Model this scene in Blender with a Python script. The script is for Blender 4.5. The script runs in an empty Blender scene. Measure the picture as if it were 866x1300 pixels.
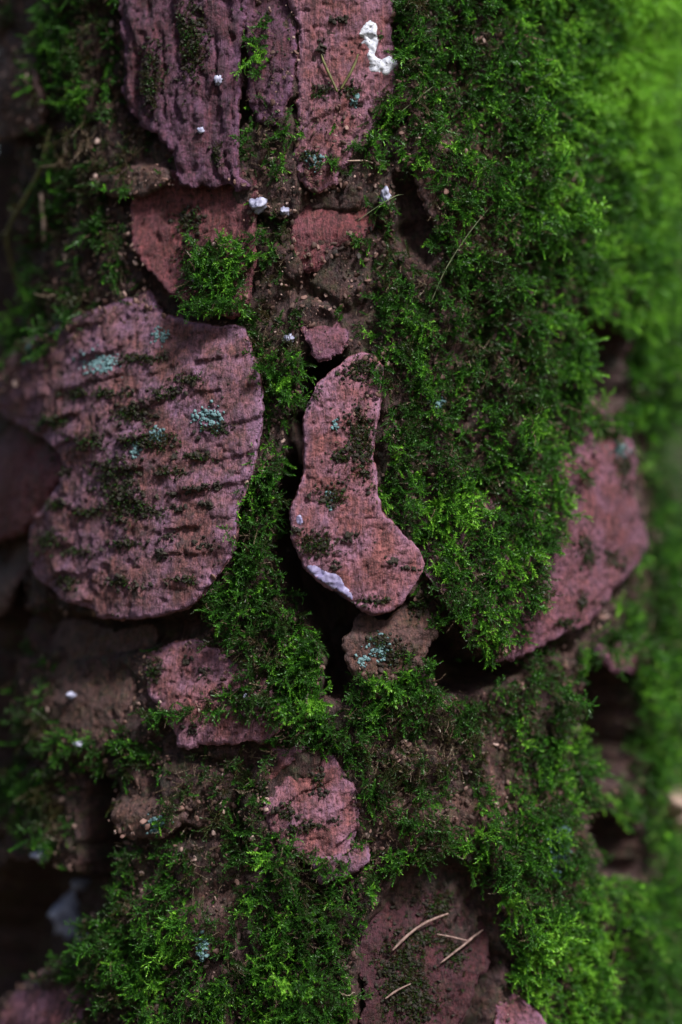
import bpy, math, random
import numpy as np
from mathutils import Vector, geometry

# ------------------------------------------------------------------ units
# one "px" is one pixel of the photograph measured on the nearest bark: 0.25 mm
U = 0.00025
R = 478.0                    # trunk radius (px units)
D = 3600.0                   # lens to nearest bark
EYE = 1.2                    # lens height above the forest floor (m)
AXX = (410 - 433) * (D + R) / D     # trunk axis, sideways from the optical axis
rng = np.random.default_rng(11)
random.seed(5)
S = bpy.context.scene
COL = S.collection

# ------------------------------------------------------------------ camera
cam_d = bpy.data.cameras.new('camera')
cam = bpy.data.objects.new('camera', cam_d)
COL.objects.link(cam)
cam.location = (0, -(R + D) * U, EYE)
cam.rotation_euler = (math.radians(90), 0, 0)
cam_d.sensor_fit = 'VERTICAL'
cam_d.sensor_height = 36
cam_d.lens = 36 * D / 1300
cam_d.clip_start = 0.01
cam_d.clip_end = 200
cam_d.dof.use_dof = True
cam_d.dof.focus_distance = (D - 16) * U
cam_d.dof.aperture_fstop = 2.5
cam_d.dof.aperture_blades = 9
S.camera = cam

# ------------------------------------------------------------------ light
SUN_EL, SUN_AZ = 47, 38      # azimuth measured from the lens towards the right
sd = Vector((math.sin(math.radians(SUN_AZ)) * math.cos(math.radians(SUN_EL)),
             -math.cos(math.radians(SUN_AZ)) * math.cos(math.radians(SUN_EL)),
             math.sin(math.radians(SUN_EL))))
w = bpy.data.worlds.new('World')
S.world = w
w.use_nodes = True
nt = w.node_tree
bg = nt.nodes['Background']
sky = nt.nodes.new('ShaderNodeTexSky')
sky.sky_type = 'NISHITA'
sky.sun_disc = False
sky.sun_elevation = math.radians(SUN_EL)
sky.sun_rotation = math.atan2(sd.x, sd.y)
sky.air_density = 1.3
sky.dust_density = 2.5
nt.links.new(sky.outputs[0], bg.inputs[0])
bg.inputs[1].default_value = 0.052
sl = bpy.data.lights.new('sun', 'SUN')
sl.energy = 3.5
sl.angle = math.radians(10)
sl.color = (1.0, 0.985, 0.965)
so = bpy.data.objects.new('sun', sl)
COL.objects.link(so)
so.location = sd * 5
so.rotation_euler = (-sd).to_track_quat('-Z', 'Y').to_euler()
S.view_settings.view_transform = 'Standard'
S.view_settings.look = 'None'
S.view_settings.gamma = 1
S.view_settings.exposure = 1.05
S.cycles.use_denoising = True
S.cycles.max_bounces = 6
S.cycles.diffuse_bounces = 3

# ------------------------------------------------------------------ noise
def _h(ix, iy, s):
    n = (ix.astype(np.int64) * 374761393 + iy.astype(np.int64) * 668265263 + s * 974634777) & 0xffffffff
    n = ((n ^ (n >> 13)) * 1274126177) & 0xffffffff
    n = n ^ (n >> 16)
    return (n & 0xffffff) / float(0xffffff)

def vn(x, y, s=0):
    x = np.asarray(x, float); y = np.asarray(y, float)
    ix = np.floor(x); iy = np.floor(y)
    fx = x - ix; fy = y - iy
    fx = fx * fx * fx * (fx * (fx * 6 - 15) + 10); fy = fy * fy * fy * (fy * (fy * 6 - 15) + 10)
    a = _h(ix, iy, s); b = _h(ix + 1, iy, s); c = _h(ix, iy + 1, s); d = _h(ix + 1, iy + 1, s)
    return ((a * (1 - fx) + b * fx) * (1 - fy) + (c * (1 - fx) + d * fx) * fy) * 2 - 1

def fbm(x, y, sc, s=0, o=4, g=.5):
    r = 0; a = 1; t = 0
    x = np.asarray(x, float) / sc; y = np.asarray(y, float) / sc
    for i in range(o):
        r = r + a * vn(x, y, s + i * 17); t += a
        a *= g; x = x * 2.03 + 5.1; y = y * 2.03 + 1.7
    return r / t

def worley(x, y, sc, sy, s=0):
    x = np.asarray(x, float) / sc; y = np.asarray(y, float) / sy
    ix = np.floor(x); iy = np.floor(y)
    f1 = np.full(x.shape, 9.); f2 = np.full(x.shape, 9.); cid = np.zeros(x.shape)
    for dx in (-1, 0, 1):
        for dy in (-1, 0, 1):
            cx = ix + dx; cy = iy + dy
            px = cx + .15 + .7 * _h(cx, cy, s); py = cy + .15 + .7 * _h(cx, cy, s + 5)
            d = np.hypot(px - x, py - y)
            nid = _h(cx, cy, s + 9)
            m = d < f1
            f2 = np.where(m, f1, np.minimum(f2, d)); cid = np.where(m, nid, cid); f1 = np.where(m, d, f1)
    return f1, f2, cid

def smooth(e0, e1, x):
    t = np.clip((x - e0) / (e1 - e0), 0, 1)
    return t * t * (3 - 2 * t)

# ------------------------------------------------------------------ the trunk's surface
def flare(v):
    return 0.022 * np.maximum(np.asarray(v, float) - 330, 0)

def P(u, v, h):
    """surface coordinates (girth u, downward v, height above bark h) -> metres"""
    u = np.asarray(u, float); v = np.asarray(v, float)
    r = R + h + np.minimum(flare(v), 60)
    th = u / R
    return np.stack([(AXX + r * np.sin(th)) * U, -r * np.cos(th) * U, EYE + (650 - v) * U], -1)

def uv(px, py, h=0.):
    """photograph position -> surface coordinates of the bark there"""
    px = np.asarray(px, float); py = np.asarray(py, float)
    dx = (px - 433) / D
    ox, oy = -AXX, -(R + D)
    a = dx * dx + 1; b = 2 * (ox * dx + oy); RR = R + h; c = ox * ox + oy * oy - RR * RR
    disc = np.maximum(b * b - 4 * a * c, 0)
    t = (-b - np.sqrt(disc)) / (2 * a)
    hx = ox + dx * t; hy = oy + t
    return np.arctan2(hx, -hy) * R, 650 - (650 - py) / D * t

def px_of(u, v):
    th = np.clip(np.asarray(u, float) / R, -1.5, 1.5)
    X = AXX + (R + 10) * np.sin(th); Y = -(R + 10) * np.cos(th) + R + D
    return 433 + X / Y * D, 650 - (650 - np.asarray(v, float)) / Y * D

def poly(pts, h=0.):
    a = np.array(pts, float)
    u, v = uv(a[:, 0], a[:, 1], h)
    return np.stack([u, v], 1)

def zoomed(x0, y0, k, pts):
    return [(x0 + x * k, y0 + y * k) for x, y in pts]

def sdf(pl, u, v):
    """signed distance to a closed outline, positive inside"""
    u = np.asarray(u, float).ravel(); v = np.asarray(v, float).ravel()
    d = np.full(u.shape, 1e9); ins = np.zeros(u.shape, bool)
    n = len(pl)
    for i in range(n):
        ax, ay = pl[i]; bx, by = pl[(i + 1) % n]
        ex, ey = bx - ax, by - ay
        t = np.clip(((u - ax) * ex + (v - ay) * ey) / (ex * ex + ey * ey + 1e-9), 0, 1)
        d = np.minimum(d, (u - ax - t * ex) ** 2 + (v - ay - t * ey) ** 2)
        if ay != by:
            c = ((ay > v) != (by > v)) & (u < (bx - ax) * (v - ay) / (by - ay) + ax)
            ins ^= c
    return np.where(ins, 1, -1) * np.sqrt(d)

def sdf_near(pl, u, v, pad=60):
    u = np.asarray(u, float); v = np.asarray(v, float); sh = u.shape
    u = u.ravel(); v = v.ravel()
    lo = pl.min(0) - pad; hi = pl.max(0) + pad
    m = (u > lo[0]) & (u < hi[0]) & (v > lo[1]) & (v < hi[1])
    out = np.full(u.shape, -1e4)
    if m.any():
        out[m] = sdf(pl, u[m], v[m])
    return out.reshape(sh)

def smooth_outline(pl, step=2.4, rough=1.3, seed=0):
    """Catmull-Rom through the traced points, resampled, with a broken-bark edge"""
    n = len(pl); pts = []
    for i in range(n):
        p0, p1, p2, p3 = pl[i - 1], pl[i], pl[(i + 1) % n], pl[(i + 2) % n]
        m = max(2, int(np.hypot(*(p2 - p1)) / step))
        for k in range(m):
            t = k / m
            pts.append(.5 * ((2 * p1) + (p2 - p0) * t + (2 * p0 - 5 * p1 + 4 * p2 - p3) * t * t + (3 * p1 - p0 - 3 * p2 + p3) * t ** 3))
    a = np.array(pts)
    nn = normals2(a)
    s = np.arange(len(a)) * step
    f_ = fbm(s, s * 0 + 3.1, 34, seed + 6, 2)
    k = (fbm(s, s * 0 + seed * 7.3, 40, seed, 3) * 1.8 + fbm(s, s * 0, 9, seed + 3, 3) * 1.5 + fbm(s, s * 0 + 9.7, 4, seed + 8, 2) * .9 - 1.3 * smooth(.16, .24, f_)) * rough
    w_ = np.minimum(1, np.minimum(s, s[-1] - s) / 20)
    return a + nn * (k * w_)[:, None]

def normals2(a):
    t = np.roll(a, -1, 0) - np.roll(a, 1, 0)
    n = np.stack([t[:, 1], -t[:, 0]], 1)
    n /= np.linalg.norm(n, axis=1, keepdims=True) + 1e-9
    area = .5 * np.sum(a[:, 0] * np.roll(a[:, 1], -1) - np.roll(a[:, 0], -1) * a[:, 1])
    return n * (1 if area > 0 else -1)

# ------------------------------------------------------------------ object helpers
def link(name, me, mat=None, parent=None):
    o = bpy.data.objects.new(name, me)
    COL.objects.link(o)
    if mat and me is not None:
        me.materials.append(mat)
    if parent:
        o.parent = parent
        o.matrix_parent_inverse = parent.matrix_world.inverted()
    return o

def mesh(name, V, F, sc=None, smooth_=True, attrs=None):
    me = bpy.data.meshes.new(name)
    V = np.asarray(V, float)
    if isinstance(F, np.ndarray):
        k = F.shape[1]
        me.vertices.add(len(V)); me.vertices.foreach_set('co', V.astype(np.float32).ravel())
        me.loops.add(F.size); me.loops.foreach_set('vertex_index', F.astype(np.int32).ravel())
        me.polygons.add(len(F))
        me.polygons.foreach_set('loop_start', np.arange(0, F.size, k, dtype=np.int32))
    else:
        me.from_pydata(V.tolist(), [], F)
    me.update(calc_edges=True)
    me.validate()
    if sc is not None:
        a = me.attributes.new('sc', 'FLOAT_VECTOR', 'POINT')
        a.data.foreach_set('vector', np.asarray(sc, np.float32).ravel())
    for k_, arr in (attrs or {}).items():
        a = me.attributes.new(k_, 'FLOAT', 'POINT')
        a.data.foreach_set('value', np.asarray(arr, np.float32))
    if smooth_:
        me.polygons.foreach_set('use_smooth', np.ones(len(me.polygons), bool))
    return me

def tag(o, label=None, cat=None, group=None, kind=None):
    if label: o['label'] = label
    if cat: o['category'] = cat
    if group: o['group'] = group
    if kind: o['kind'] = kind
    return o

# ------------------------------------------------------------------ materials
class N:
    def __init__(s, name):
        s.m = bpy.data.materials.new(name); s.m.use_nodes = True
        s.t = s.m.node_tree; s.b = s.t.nodes['Principled BSDF']; s.out = s.t.nodes['Material Output']
    def n(s, typ, **kw):
        x = s.t.nodes.new(typ)
        for k, v in kw.items():
            setattr(x, k, v)
        return x
    def l(s, a, b): s.t.links.new(a, b)
    def attr(s, name, typ='GEOMETRY'):
        x = s.n('ShaderNodeAttribute'); x.attribute_name = name; x.attribute_type = typ
        return x
    def mapped(s, vec, rot, scale):
        x = s.n('ShaderNodeMapping'); s.l(vec, x.inputs[0])
        x.inputs['Rotation'].default_value = (0, 0, rot); x.inputs['Scale'].default_value = scale
        return x.outputs[0]
    def noise(s, vec, scale, detail=4, rough=.55, dist=0):
        x = s.n('ShaderNodeTexNoise'); s.l(vec, x.inputs['Vector'])
        x.inputs['Scale'].default_value = scale; x.inputs['Detail'].default_value = detail
        x.inputs['Roughness'].default_value = rough; x.inputs['Distortion'].default_value = dist
        return x.outputs[0]
    def ramp(s, f, stops):
        x = s.n('ShaderNodeValToRGB'); s.l(f, x.inputs[0])
        e = x.color_ramp.elements
        while len(e) < len(stops): e.new(.5)
        for k, (p, c) in enumerate(stops):
            e[k].position = p
            e[k].color = (*c, 1) if isinstance(c, tuple) else (c, c, c, 1)
        return x.outputs[0]
    def mix(s, f, a, b, mode='MIX'):
        x = s.n('ShaderNodeMix', data_type='RGBA', blend_type=mode)
        for v, i in ((f, 0), (a, 6), (b, 7)):
            if hasattr(v, 'is_linked'): s.l(v, x.inputs[i])
            elif i == 0: x.inputs[0].default_value = v
            else: x.inputs[i].default_value = (*v, 1)
        return x.outputs[2]
    def math(s, op, a, b):
        x = s.n('ShaderNodeMath', operation=op)
        for v, i in ((a, 0), (b, 1)):
            if hasattr(v, 'is_linked'): s.l(v, x.inputs[i])
            else: x.inputs[i].default_value = v
        return x.outputs[0]

def bark_mat(name, light, mid, tint, grain=0.0, stretch=7, dirt=.35, tint_amt=.5, algae=0.0, spec=.35, contrast=1.0):
    """scaly bark: streaked grain, bluish bloom in patches, pits and grime"""
    k = N(name)
    sc = k.attr('sc').outputs['Vector']
    g = k.mapped(sc, grain, (1 / 5.0, 1 / (5.0 * stretch), .05))
    n1 = k.noise(g, 1.0, 5, .62, .4)
    n2 = k.noise(sc, 1 / 42, 4, .6)
    n3 = k.noise(sc, 1 / 5.5, 5, .7)
    n4 = k.noise(sc, 1 / 17, 6, .68)
    c = k.mix(k.ramp(n1, [(.34, 0.), (.66, 1.)]), tuple(x * (1 - .55 * contrast) for x in mid), light)
    c = k.mix(k.ramp(n2, [(.40, 0.), (.64, tint_amt)]), c, tint)
    c = k.mix(k.ramp(n3, [(.38, .9 * contrast), (.53, 0.)]), c, tuple(x * .3 for x in mid))
    c = k.mix(k.ramp(n3, [(.60, 0.), (.74, .35)]), c, tuple(min(1, x * 1.7) for x in light))
    if algae:
        c = k.mix(k.ramp(n4, [(.5, 0.), (.66, algae)]), c, (.05, .075, .022))
    n5 = k.noise(sc, 1 / 24, 6, .72, .3)
    ed = k.math('MULTIPLY', k.attr('edge').outputs['Fac'], k.ramp(n4, [(.30, .15), (.62, 1.)]))
    c = k.mix(ed, c, tuple(min(1, x * 1.45) for x in tint))
    c = k.mix(k.ramp(n5, [(.50 + .1 * (1 - dirt), 0.), (.60 + .1 * (1 - dirt), min(1, dirt * 2))]), c, (.022, .018, .014))
    k.l(c, k.b.inputs['Base Color'])
    k.b.inputs['Roughness'].default_value = .64
    k.b.inputs['Specular IOR Level'].default_value = spec
    n6 = k.noise(k.mapped(sc, grain * 1.15, (1 / 2.0, 1 / 11.0, .1)), 1.0, 4, .7, .6)
    c = k.mix(k.ramp(n6, [(.30, .85 * contrast), (.47, 0.)]), c, tuple(x * .22 for x in mid))
    c = k.mix(k.ramp(n6, [(.58, 0.), (.72, .45)]), c, tuple(min(1, x * 1.55) for x in light))
    k.l(c, k.b.inputs['Base Color'])
    h = k.math('ADD', k.math('MULTIPLY', k.math('ADD', n1, n6), .7), k.math('MULTIPLY', n3, .8))
    bp = k.n('ShaderNodeBump'); bp.inputs['Strength'].default_value = .8; bp.inputs['Distance'].default_value = .0016
    k.l(h, bp.inputs['Height']); k.l(bp.outputs[0], k.b.inputs['Normal'])
    return k.m

M = {}
M['bed'] = bark_mat('inner bark', (.085, .036, .030), (.036, .015, .013), (.075, .042, .052), 0, 6, .6, .5, .35, .3)
M['rust'] = bark_mat('rusty plate', (.27, .090, .088), (.140, .043, .048), (.29, .150, .245), .6, 6, .18, .6, 0)
M['dusk'] = bark_mat('purple plate', (.120, .033, .046), (.062, .018, .030), (.135, .060, .125), 0.05, 10, .22, .6, 0)
M['slab'] = bark_mat('big plate', (.22, .080, .078), (.120, .042, .050), (.25, .135, .25), .12, 4, .40, .6, .12)
M['raw'] = bark_mat('red inner plate', (.075, .016, .020), (.040, .009, .013), (.070, .022, .038), 0, 8, .25, .5, .18)
M['hollow'] = bark_mat('red hollow', (.19, .045, .046), (.105, .024, .028), (.16, .050, .075), 0, 8, .2, .5, .1)
M['brown'] = bark_mat('weathered plate', (.13, .055, .040), (.07, .030, .024), (.11, .062, .070), 0, 5, .4, .5, .3)
M['pink'] = bark_mat('pinkish plate', (.20, .062, .070), (.115, .035, .043), (.22, .105, .185), -.5, 5, .16, .5, 0)

def simple_mat(name, c1, c2, scale, rough=.7, spec=.3, coord='Object', bump=.0003, specks=None):
    k = N(name)
    v = k.n('ShaderNodeTexCoord').outputs[coord]
    n1 = k.noise(v, scale, 5, .6)
    c = k.mix(k.ramp(n1, [(.35, 0.), (.65, 1.)]), c1, c2)
    if specks:
        n2 = k.noise(v, scale * 3.1, 3, .5)
        c = k.mix(k.ramp(n2, [(.61, 0.), (.66, 1.)]), c, specks)
    k.l(c, k.b.inputs['Base Color'])
    k.b.inputs['Roughness'].default_value = rough
    k.b.inputs['Specular IOR Level'].default_value = spec
    bp = k.n('ShaderNodeBump'); bp.inputs['Strength'].default_value = .7; bp.inputs['Distance'].default_value = bump
    k.l(n1, bp.inputs['Height']); k.l(bp.outputs[0], k.b.inputs['Normal'])
    return k.m

def leaf_mat(name, stops, rough=.38, trans=.32, jitter=.46):
    """moss and leaves: tone per shoot picks the colour, light passes through the thin leaves"""
    k = N(name)
    t = k.attr('tone', 'INSTANCER').outputs['Fac']
    rnd = k.n('ShaderNodeObjectInfo').outputs['Random']
    loc = k.n('ShaderNodeNewGeometry').outputs['Random Per Island']
    f = k.math('ADD', t, k.math('MULTIPLY', k.math('SUBTRACT', rnd, .5), jitter))
    f = k.math('ADD', f, k.math('MULTIPLY', k.math('SUBTRACT', loc, .5), .22))
    f = k.math('ADD', f, k.math('MULTIPLY', k.attr('growth').outputs['Fac'], .30))
    c = k.ramp(f, stops)
    k.l(c, k.b.inputs['Base Color'])
    k.b.inputs['Roughness'].default_value = rough
    k.b.inputs['Specular IOR Level'].default_value = .35
    tr = k.n('ShaderNodeBsdfTranslucent'); k.l(c, tr.inputs[0])
    mx = k.n('ShaderNodeMixShader'); mx.inputs[0].default_value = trans
    k.l(k.b.outputs[0], mx.inputs[1]); k.l(tr.outputs[0], mx.inputs[2]); k.l(mx.outputs[0], k.out.inputs[0])
    return k.m

M['moss'] = leaf_mat('moss leaves', [(0, (.045, .034, .012)), (.2, (.026, .042, .011)), (.45, (.025, .090, .012)),
                                     (.7, (.056, .19, .014)), (.88, (.16, .40, .03)), (1, (.25, .54, .05))])
M['dead'] = leaf_mat('dead moss', [(0, (.05, .03, .018)), (.4, (.13, .085, .05)), (.7, (.26, .19, .13)), (1, (.5, .42, .35))], .6, .2, .5)
M['crumb'] = simple_mat('bark crumbs', (.008, .007, .006), (.030, .024, .015), 1500, .8)
M['lichen'] = simple_mat('blue green lichen', (.065, .125, .14), (.14, .235, .245), 900, .8, .2)
M['chalk'] = simple_mat('chalky white', (.32, .33, .39), (.56, .56, .62), 480, .75, .3, bump=.0006, specks=(.08, .08, .10))
M['resin'] = simple_mat('dried resin', (.16, .16, .25), (.38, .38, .50), 400, .5, .5)
M['blotch'] = simple_mat('grey lavender film', (.17, .145, .28), (.30, .27, .43), 700, .55, .4)  # lavender grey colour for the thin flat patches on the plate rim
M['twig'] = simple_mat('dry twig', (.12, .07, .062), (.27, .18, .155), 900, .7)
M['stem'] = simple_mat('moss stem', (.06, .05, .02), (.12, .12, .035), 600, .6)
M['scrap'] = simple_mat('dry scrap', (.24, .16, .125), (.40, .29, .24), 400, .75)
M['silk'] = simple_mat('pale stalk', (.09, .12, .05), (.18, .20, .11), 500, .6)
M['soil'] = simple_mat('forest floor', (.03, .022, .012), (.07, .055, .02), 6, .9, .2, 'Object', .02)
M['wood'] = simple_mat('shrub wood', (.05, .035, .02), (.09, .065, .04), 40, .8)

# ------------------------------------------------------------------ the bark plates, traced in photograph pixels
FZ = lambda p: zoomed(320, 430, 260 / 735, p)
GAP = FZ([(230, 60), (185, 140), (190, 230), (138, 300), (142, 450), (100, 550), (88, 750), (130, 880), (185, 970), (262, 1060),
          (280, 1150), (272, 1260), (330, 1290), (350, 1200), (350, 1090), (430, 1010), (560, 960), (500, 860), (420, 740), (300, 560), (270, 300), (330, 100)])
PL = []
def plate(name, pts, mat, base, thick, **kw):
    d = dict(name=name, pts=pts, mat=mat, base=base, thick=thick, lift=(0., 0.), dome=3, er=14, rough=2.0, tilt=(0., 1.), sink=26, tr=(.05, .6), scoop=0., ridge=None, ramp=2.2,
             res=3.0, grain=0, label=None, lump=3.0, deep=-25, seed=len(PL) * 13 + 3)
    d.update(kw)
    d['poly'] = poly(d['pts'], d['base'] + d['thick'] + 4)
    d['out'] = smooth_outline(d['poly'], 2.4, d['rough'], d['seed'])
    d['c'] = d['poly'].mean(0)
    pj = d['out'] @ np.array(d['tilt']); d['pj'] = (pj.min(), pj.max())
    PL.append(d)

plate('bark_plate', [(150, -70), (304, -70), (303, 60), (301, 150), (299, 200), (303, 222), (318, 236), (300, 240), (283, 232), (268, 239), (252, 233), (240, 238),
                     (224, 228), (214, 200), (196, 172), (172, 158), (152, 130), (148, 60)], 'dusk', 4, 14, lift=(0, .02), ridge=('vert', 17, 7.5),
      lump=4, label='long purple bark plate with vertical wrinkles at the top left', rough=1.8, sink=0)
plate('bark_plate', [(180, 220), (240, 215), (318, 222), (322, 300), (318, 370), (300, 402), (270, 398), (245, 388), (215, 370), (190, 348), (168, 318), (160, 285), (163, 255)],
      'hollow', -6, 12, sink=6, scoop=13, lift=(0, .03), ridge=('vert', 22, 2.0), label='sunken dark red bark plate under the long purple plate', rough=1.5)
plate('bark_plate', [(168, 366), (186, 388), (215, 401), (245, 408), (275, 411), (303, 416), (318, 450), (329, 490), (332, 520), (326, 570), (315, 612), (302, 650), (299, 690),
                     (286, 715), (267, 742), (248, 765), (205, 781), (150, 787), (126, 784), (118, 772), (76, 757), (46, 727), (36, 700),
                     (39, 672), (60, 640), (76, 598), (68, 572), (46, 553), (2, 530), (-14, 490), (8, 440), (40, 420), (90, 398), (135, 380)],
      'slab', 2, 22, lift=(0.0, .035), ridge=('cross', 40, 5.0, .13), lump=4.0, dome=4, res=2.4, rough=1.1, sink=22, tr=(-.1, .3),
      label='largest rounded bark plate with dark mossy ridges and blue green lichen flecks')
plate('bark_plate', [(-60, 540), (-30, 528), (5, 535), (40, 556), (64, 578), (71, 602), (58, 640), (38, 668), (18, 682), (-30, 690), (-70, 640)],
      'hollow', -2, 13, lift=(0, .02), ridge=('vert', 30, 1.5), label='small smooth purple plate tucked beside the largest plate')
plate('bark_plate', [(-60, 690), (-10, 684), (18, 694), (20, 730), (12, 770), (-20, 800), (-60, 790)], 'brown', -4, 12, label='brown plate edge at the far left')
plate('bark_plate', FZ([(420, 48), (458, 72), (482, 110), (472, 180), (462, 235), (450, 300), (440, 370), (440, 430), (450, 500), (460, 570), (480, 640), (530, 680), (575, 725), (603, 765), (616, 800),
                        (611, 840), (582, 890), (542, 940), (500, 974), (450, 986), (400, 975), (350, 941), (270, 890), (210, 846), (180, 800), (156, 750),
                        (145, 690), (137, 620), (155, 560), (180, 480), (190, 400), (185, 320), (195, 260), (226, 172), (270, 130), (330, 88), (370, 58)]),
      'rust', 6, 22, lift=(-.01, .04), ridge=('cross', 60, 2.2, .25), dome=4, rough=1.1, grain=.55, res=1.7, lump=2.4, sink=14, tr=(-.1, .3),
      label='boot shaped rusty bark plate standing clear over a black gap')
plate('bark_plate', FZ([(400, 985), (470, 1000), (560, 950), (600, 900), (640, 920), (650, 990), (660, 1060), (630, 1130), (590, 1190), (530, 1225), (450, 1235), (370, 1225),
                        (345, 1180), (330, 1130), (335, 1080), (360, 1030)]), 'brown', -4, 14, lift=(0, .03), res=2.2, lump=3,
      label='small round mossy plate with a lichen spot under the boot shaped plate')
plate('bark_plate', [(500, 420), (600, 380), (700, 385), (752, 450), (790, 540), (806, 560), (809, 590), (806, 625), (818, 675), (812, 708), (782, 746), (742, 788), (692, 818),
                     (646, 837), (610, 832), (585, 800), (560, 760), (535, 690), (510, 620), (500, 540)],
      'pink', 0, 17, lift=(.015, .03), ridge=('cross', 50, 3.0, .45), dome=4, res=3.2, sink=48, grain=.5, tilt=(.62, .78), tr=(.30, .72), label='broad pinkish plate on the right mostly buried under moss')
plate('bark_plate', [(178, 838), (205, 818), (245, 815), (290, 835), (335, 862), (362, 900), (355, 925), (336, 941), (318, 938), (292, 948), (262, 945), (236, 948), (226, 935),
                     (205, 905), (186, 872)], 'rust', -2, 11, lift=(0, .05), res=2.2, ridge=('cross', 36, 2.6, .1), rough=1.8, sink=10,
      label='rusty plate with a ragged lower edge hanging over a thin dark slit')
plate('bark_plate', [(335, 968), (352, 950), (385, 948), (425, 965), (448, 995), (456, 1030), (452, 1060), (440, 1090), (415, 1100), (380, 1085), (350, 1060), (334, 1010)],
      'rust', -4, 9, lift=(0, .03), res=2.0, sink=10, ridge=('cross', 38, 6.5, .5), label='rusty plate with three slanting ridges in the lower middle')
plate('bark_plate', [(402, 1085), (430, 1080), (455, 1060), (468, 1072), (466, 1090), (448, 1106), (425, 1116), (404, 1118), (398, 1100)],
      'slab', 0, 10, res=2.0, label='thin grey lip of bark below the ridged plate')
plate('bark_plate', [(458, 1190), (485, 1150), (515, 1115), (560, 1092), (600, 1110), (618, 1150), (622, 1200), (600, 1250), (580, 1300), (575, 1370), (455, 1370), (460, 1260)],
      'raw', -20, 6, lump=5, res=2.4, label='sunken dark red plate littered with twigs at the bottom')
plate('bark_plate', [(622, 1330), (630, 1290), (642, 1268), (662, 1264), (682, 1280), (692, 1310), (690, 1350)], 'pink', 6, 14, ridge=('cross', 14, 2.2, .1),
      res=2.2, label='small pink ridged plate tip at the bottom edge')
plate('bark_plate', [(365, -60), (492, -60), (502, 40), (505, 100), (488, 140), (468, 165), (440, 205), (420, 235), (392, 240), (372, 205), (378, 150), (376, 100), (380, 50)],
      'rust', -6, 9, tr=(-2, -1), ridge=('cross', 70, 3.5, .3), res=2.2, label='reddish brown plate at the top centre carrying the white splash')
plate('bark_plate', [(306, -60), (360, -60), (372, 30), (372, 90), (362, 140), (340, 160), (318, 130), (308, 60)], 'dusk', -6, 12, ridge=('vert', 14, 4), res=2.4,
      label='narrow dark plate between the two top plates')
plate('bark_plate', [(368, 318), (374, 270), (398, 243), (440, 228), (478, 232), (482, 270), (462, 300), (425, 315), (395, 342)], 'hollow', -10, 8, res=2.4,
      label='dark red hollow plate under the top centre plate')
plate('bark_plate', [(382, 412), (398, 396), (425, 394), (446, 412), (440, 440), (420, 456), (398, 452)], 'pink', 0, 8, res=2.2,
      label='pinkish red scale just above the boot shaped plate')
plate('bark_plate', [(18, 1262), (45, 1240), (85, 1238), (112, 1258), (110, 1300), (90, 1350), (20, 1350), (10, 1300)], 'pink', 0, 14, label='pink plate in the bottom left corner')
plate('bark_plate', [(60, 790), (130, 800), (185, 800), (178, 860), (150, 930), (110, 960), (62, 950), (40, 890)], 'brown', -9, 10, label='brown plate in shade below the largest plate')
plate('bark_plate', [(150, 1000), (190, 985), (235, 990), (240, 1030), (205, 1062), (165, 1062), (146, 1040)], 'brown', 0, 12, label='small tan brown plate beside the black hole')
plate('bark_plate', [(-30, 50), (10, 50), (40, 90), (45, 150), (20, 172), (-30, 170)], 'brown', 2, 14, label='blurred brown plate at the top left corner')
plate('bark_plate', [(116, 215), (150, 196), (190, 198), (214, 222), (190, 240), (160, 252), (130, 245)], 'brown', 0, 12, label='small brown flake beside the sunken red plate')
plate('bark_plate', [(60, 350), (110, 310), (160, 330), (168, 375), (120, 405), (70, 410)], 'brown', -16, 10, label='dim brown plate above the largest plate')
plate('bark_plate', [(470, 1000), (540, 960), (600, 990), (620, 1050), (590, 1075), (520, 1080), (480, 1050)], 'brown', -10, 10, label='brown plate mostly under moss in the lower middle')
plate('bark_plate', [(762, 820), (800, 808), (822, 830), (812, 850), (775, 850)], 'pink', 2, 10, label='small pale scale below the broad pinkish plate')
plate('bark_plate', [(180, 1120), (235, 1080), (300, 1090), (315, 1150), (290, 1210), (225, 1215), (190, 1180)], 'brown', -10, 10, label='weathered plate under dry moss at the lower left')
plate('bark_plate', [(540, 50), (640, 20), (730, 60), (760, 180), (720, 290), (620, 330), (545, 270), (520, 150)], 'brown', -6, 14, label='plate buried under the moss at the upper right')
plate('bark_plate', [(640, 900), (700, 870), (735, 930), (740, 1040), (720, 1150), (660, 1190), (620, 1100), (610, 980)], 'brown', -8, 14, label='plate buried under the moss at the lower right')

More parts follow.
